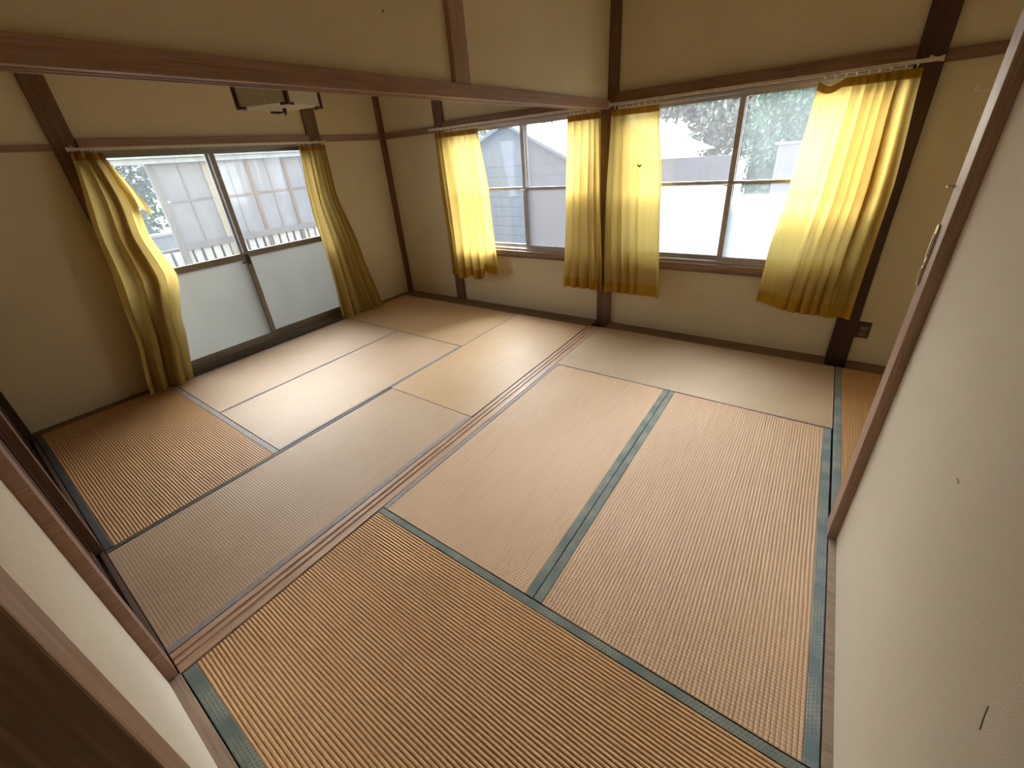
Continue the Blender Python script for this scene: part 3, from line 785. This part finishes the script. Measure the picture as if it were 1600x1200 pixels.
def slab(name, p0, p1, y0, y1, th, mat, parent):
    bm = bmesh.new(); (xa, za), (xb, zb) = p0, p1
    d = Vector((xb - xa, 0, zb - za)).normalized(); n = Vector((-d.z, 0, d.x)) * th
    if n.z < 0: n = -n
    q = [Vector((xa, 0, za)), Vector((xb, 0, zb)), Vector((xb, 0, zb)) + n, Vector((xa, 0, za)) + n]
    v0 = [bm.verts.new((p.x, y0, p.z)) for p in q]; v1 = [bm.verts.new((p.x, y1, p.z)) for p in q]
    bm.faces.new(v0); bm.faces.new(list(reversed(v1)))
    for i in range(4): bm.faces.new((v0[i], v1[i], v1[(i + 1) % 4], v0[(i + 1) % 4]))
    bmesh.ops.recalc_face_normals(bm, faces=bm.faces)
    return link(name, mesh(bm, name), mat, parent)

def house(name, x0, x1, y0, y1, zw, xa, za, label, wmat, gmat, rmat):
    r = empty(name, (0, 0, 0), label, 'building')
    n = 9; bs = []
    for k in range(n):
        z0 = -.42 + (zw + .42) * k / n; z1 = -.42 + (zw + .42) * (k + 1) / n
        bs.append(((x0, y0 + .006 * (k % 2) * 0 - .0, z0), (x1, y1, z1 - .012)))
    boxes('wall', [((x0 + .015, y0 + .015, -.42), (x1 - .015, y1 - .015, zw))], wmat, r)
    for p, q in bs: boxes('siding_board', [((p[0], p[1], p[2]), (q[0], p[1] + .014, q[2]))], wmat, r)
    prism('gable', x0, x1, y0, y1, zw, xa, za, gmat, r)
    slab('roof_slope', (x0 - .18, zw - .18 * (za - zw) / (xa - x0)), (xa, za), y0 - .15, y1 + .15, .05, rmat, r)
    slab('roof_slope', (xa, za), (x1 + .18, zw - .18 * (za - zw) / (x1 - xa)), y0 - .15, y1 + .15, .05, rmat, r)
    return r
house('neighbour_house', -5.6, -2.30, 4.0, 7.5, 1.33, -3.75, 2.05, 'grey gabled house seen through the narrower back window', 'grey_wall', 'grey_wall', 'grey_roof')
house('garden_shed', -1.85, .05, 4.25, 6.5, .86, -1.3, .92, 'low mauve-grey shed behind the wide back window', 'grey_wall', 'grey_wall', 'grey_wall')
# white canopy roof: a sloping white sheet above the shed
r = empty('white_canopy', (0, 0, 0), 'white wedge-shaped canopy roof over the low shed', 'canopy')
bm = bmesh.new()
f = [(-1.9, 2.08), (-.25, 1.37), (-1.9, 1.28)]
v0 = [bm.verts.new((x, 3.9, z)) for x, z in f]; v1 = [bm.verts.new((x, 5.6, z)) for x, z in f]
bm.faces.new(v0); bm.faces.new(list(reversed(v1)))
for i in range(3): bm.faces.new((v0[i], v1[i], v1[(i + 1) % 3], v0[(i + 1) % 3]))
bmesh.ops.recalc_face_normals(bm, faces=bm.faces); link('roof_sheet', mesh(bm, 'roof_sheet'), 'pale_roof', r)
boxes('back_panel', [((-1.9, 3.98, -.42), (.34, 4.03, 1.29))], 'grey_wall', r)

def foliage(name, blobs, n, size, mat, parent, seed):
    rnd = random.Random(seed); bm = bmesh.new()
    tot = sum(b[3] * b[4] for b in blobs)
    for (x, y, z, rx, rz, ry) in blobs:
        k = int(n * rx * rz / tot)
        for _ in range(k):
            while True:
                q = Vector((rnd.uniform(-1, 1), rnd.uniform(-1, 1), rnd.uniform(-1, 1)))
                if .45 < q.length < 1: break
            c = Vector((x + q.x * rx, y + q.y * ry, z + q.z * rz))
            a = Vector((rnd.gauss(0, 1), rnd.gauss(0, 1), rnd.gauss(0, .6))).normalized(); b = a.orthogonal().normalized()
            b = Matrix.Rotation(rnd.uniform(0, 6.28), 3, a) @ b
            s = size * rnd.uniform(.6, 1.3)
            v = [bm.verts.new(c + t) for t in (b * s, a.cross(b) * s * .45, -b * s, -a.cross(b) * s * .45)]
            bm.faces.new(v)
    return link(name, mesh(bm, name), mat, parent)

def boxleaf(name, x0, x1, y0, y1, z0, z1, n, size, mat, parent, seed):
    rnd = random.Random(seed); bm = bmesh.new()
    for _ in range(n):
        x = rnd.uniform(x0, x1); z = rnd.uniform(z0, z1)
        y = y0 + (.10 * math.sin(x * 5) + .08 * math.sin(z * 7 + x * 3)) + abs(rnd.gauss(0, .09))
        if rnd.random() < .2: z = z1 + rnd.gauss(0, .05); y = rnd.uniform(y0, y1)
        c = Vector((x, y, z))
        a = Vector((rnd.gauss(0, 1), rnd.gauss(0, 1) - .8, rnd.gauss(0, 1))).normalized(); b = Matrix.Rotation(rnd.uniform(0, 6.28), 3, a) @ a.orthogonal().normalized()
        s = size * rnd.uniform(.6, 1.4)
        v = [bm.verts.new(c + t) for t in (b * s, a.cross(b) * s * .5, -b * s, -a.cross(b) * s * .5)]
        bm.faces.new(v)
    return link(name, mesh(bm, name), mat, parent)

h = empty('tall_hedge', (0, 0, 0), 'tall dense green hedge behind the right half of the wide window', 'hedge')
o = boxleaf('foliage', .42, 4.2, 4.5, 5.3, -.4, 3.3, 30000, .040, 'leaf', h, 5); o['kind'] = 'stuff'
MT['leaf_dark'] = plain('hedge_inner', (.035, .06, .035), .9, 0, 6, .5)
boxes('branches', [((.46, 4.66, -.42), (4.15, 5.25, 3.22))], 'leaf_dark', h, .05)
# mauve panel leaning in front of the hedge
r = empty('garden_screen', (0, 0, 0), 'mauve garden panel with a pale top rail before the hedge', 'panel')
boxes('board', [((.90, 3.96, -.42), (1.75, 4.0, 1.385))], 'mauve', r, .004)
boxes('top_rail', [((.86, 3.93, 1.385), (1.80, 4.03, 1.41))], 'ext_white', r, .004)
# trees
def tree(x, y, zc, r, label, n, seed):
    t = empty('garden_tree', (0, 0, 0), label, 'tree', 'trees behind the neighbouring buildings')
    bm = bmesh.new(); tube(bm, [(x, y, -.42), (x + .05, y, .6), (x - .04, y, zc)], .09, 10)
    link('trunk', mesh(bm, 'trunk'), 'bark', t)
    rnd = random.Random(seed)
    bl = [(x + rnd.uniform(-.7, .7) * r, y + rnd.uniform(-.5, .5) * r, zc + rnd.uniform(-.5, .6) * r, .55 * r, .5 * r, .5 * r) for _ in range(7)]
    o = foliage('foliage', bl, n, .07, 'leaf2', t, seed); o['kind'] = 'stuff'
tree(-.7, 7.4, 2.4, 1.7, 'pale leafy tree above the low shed', 16000, 11)
tree(-6.3, 8.6, 2.4, 1.5, 'tree left of the grey gabled house roof', 5200, 12)

# veranda of the house across the side yard
def veranda():
    X = -4.80
    r = empty('neighbour_veranda', (0, 0, 0), 'old glazed wooden veranda seen through the sliding glass door', 'building')
    boxes('back_wall', [((-5.9, -1.3, -.42), (-5.84, 3.0, 2.3))], 'ext_pane', r)
    boxes('eave', [((X - .10, -2.1, 1.745), (X + .12, 3.0, 1.80)), ((X - .5, -2.1, 1.80), (X + .16, 3.0, 1.95))], 'ext_header', r, .005)
    for y, w, m in ((-1.70, .07, 'ext_grey'), (-1.135, .07, 'ext_cream'), (-.63, .042, 'ext_brown'), (-.13, .042, 'ext_brown'), (.40, .042, 'ext_brown'), (.93, .07, 'ext_grey'), (1.5, .042, 'ext_brown'), (2.1, .042, 'ext_brown')):
        boxes('mullion', [((X - .03, y - w / 2, .60), (X + .03, y + w / 2, 1.745))], m, r, .003)
    boxes('transom', [((X - .02, -1.10, 1.318), (X + .02, 2.9, 1.345))], 'ext_brown', r, .002)
    boxes('transom', [((X - .02, -1.67, 1.322), (X + .02, -1.17, 1.336))], 'ext_grey', r, .002)
    ys = [-1.665, -1.17, -1.10, -.651, -.609, -.151, -.109, .379, .421, .895, .965, 1.479, 1.521, 2.079, 2.121, 2.9]
    for a, b in zip(ys[::2], ys[1::2]):
        for z0, z1 in ((.85, 1.320), (1.343, 1.745)):
            boxes('obscured_pane', [((X - .006, a, z0), (X + .006, b, z1))], 'ext_pane', r)
            boxes('glazing_bar', [((X + .006, (a + b) / 2 - .007, z0), (X + .016, (a + b) / 2 + .007, z1))], 'ext_grey', r)
    boxes('lower_rail', [((X - .03, -1.665, .77), (X + .035, 2.9, .85))], 'ext_grey', r, .003)
    y = -1.93
    while y < 2.8:
        boxes('slat', [((X - .012, y, -.42), (X + .008, y + .082 + random.uniform(-.006, .006), .768))], 'ext_white', r, .001)
        y += .112
    boxes('skirt_board', [((X - .10, -1.95, -.42), (X - .07, 2.9, .80))], 'ext_grey', r)
    w = empty('garden_wall', (0, 0, 0), 'low pale blue garden wall left of the neighbouring veranda', 'wall')
    boxes('wall_body', [((-6.2, -3.4, -.42), (-6.1, -1.2, .86))], 'ext_header', w, .01)
    boxes('coping', [((-6.23, -3.42, .86), (-6.07, -1.18, .90))], 'ext_white', w, .006)
veranda()
sh = empty('garden_shrub', (0, 0, 0), 'green shrub beside the veranda, behind the torn curtain edge', 'shrub')
bm = bmesh.new(); tube(bm, [(-6.9, -1.5, -.42), (-6.85, -1.45, .5), (-6.9, -1.4, 1.2)], .04, 8); link('trunk', mesh(bm, 'trunk'), 'bark', sh)
o = foliage('foliage', [(-6.85, -1.5, 1.2, .4, .4, .45), (-6.9, -1.95, 1.5, .4, .45, .5), (-6.9, -1.35, 1.65, .35, .35, .4)], 3000, .05, 'leaf', sh, 9); o['kind'] = 'stuff'
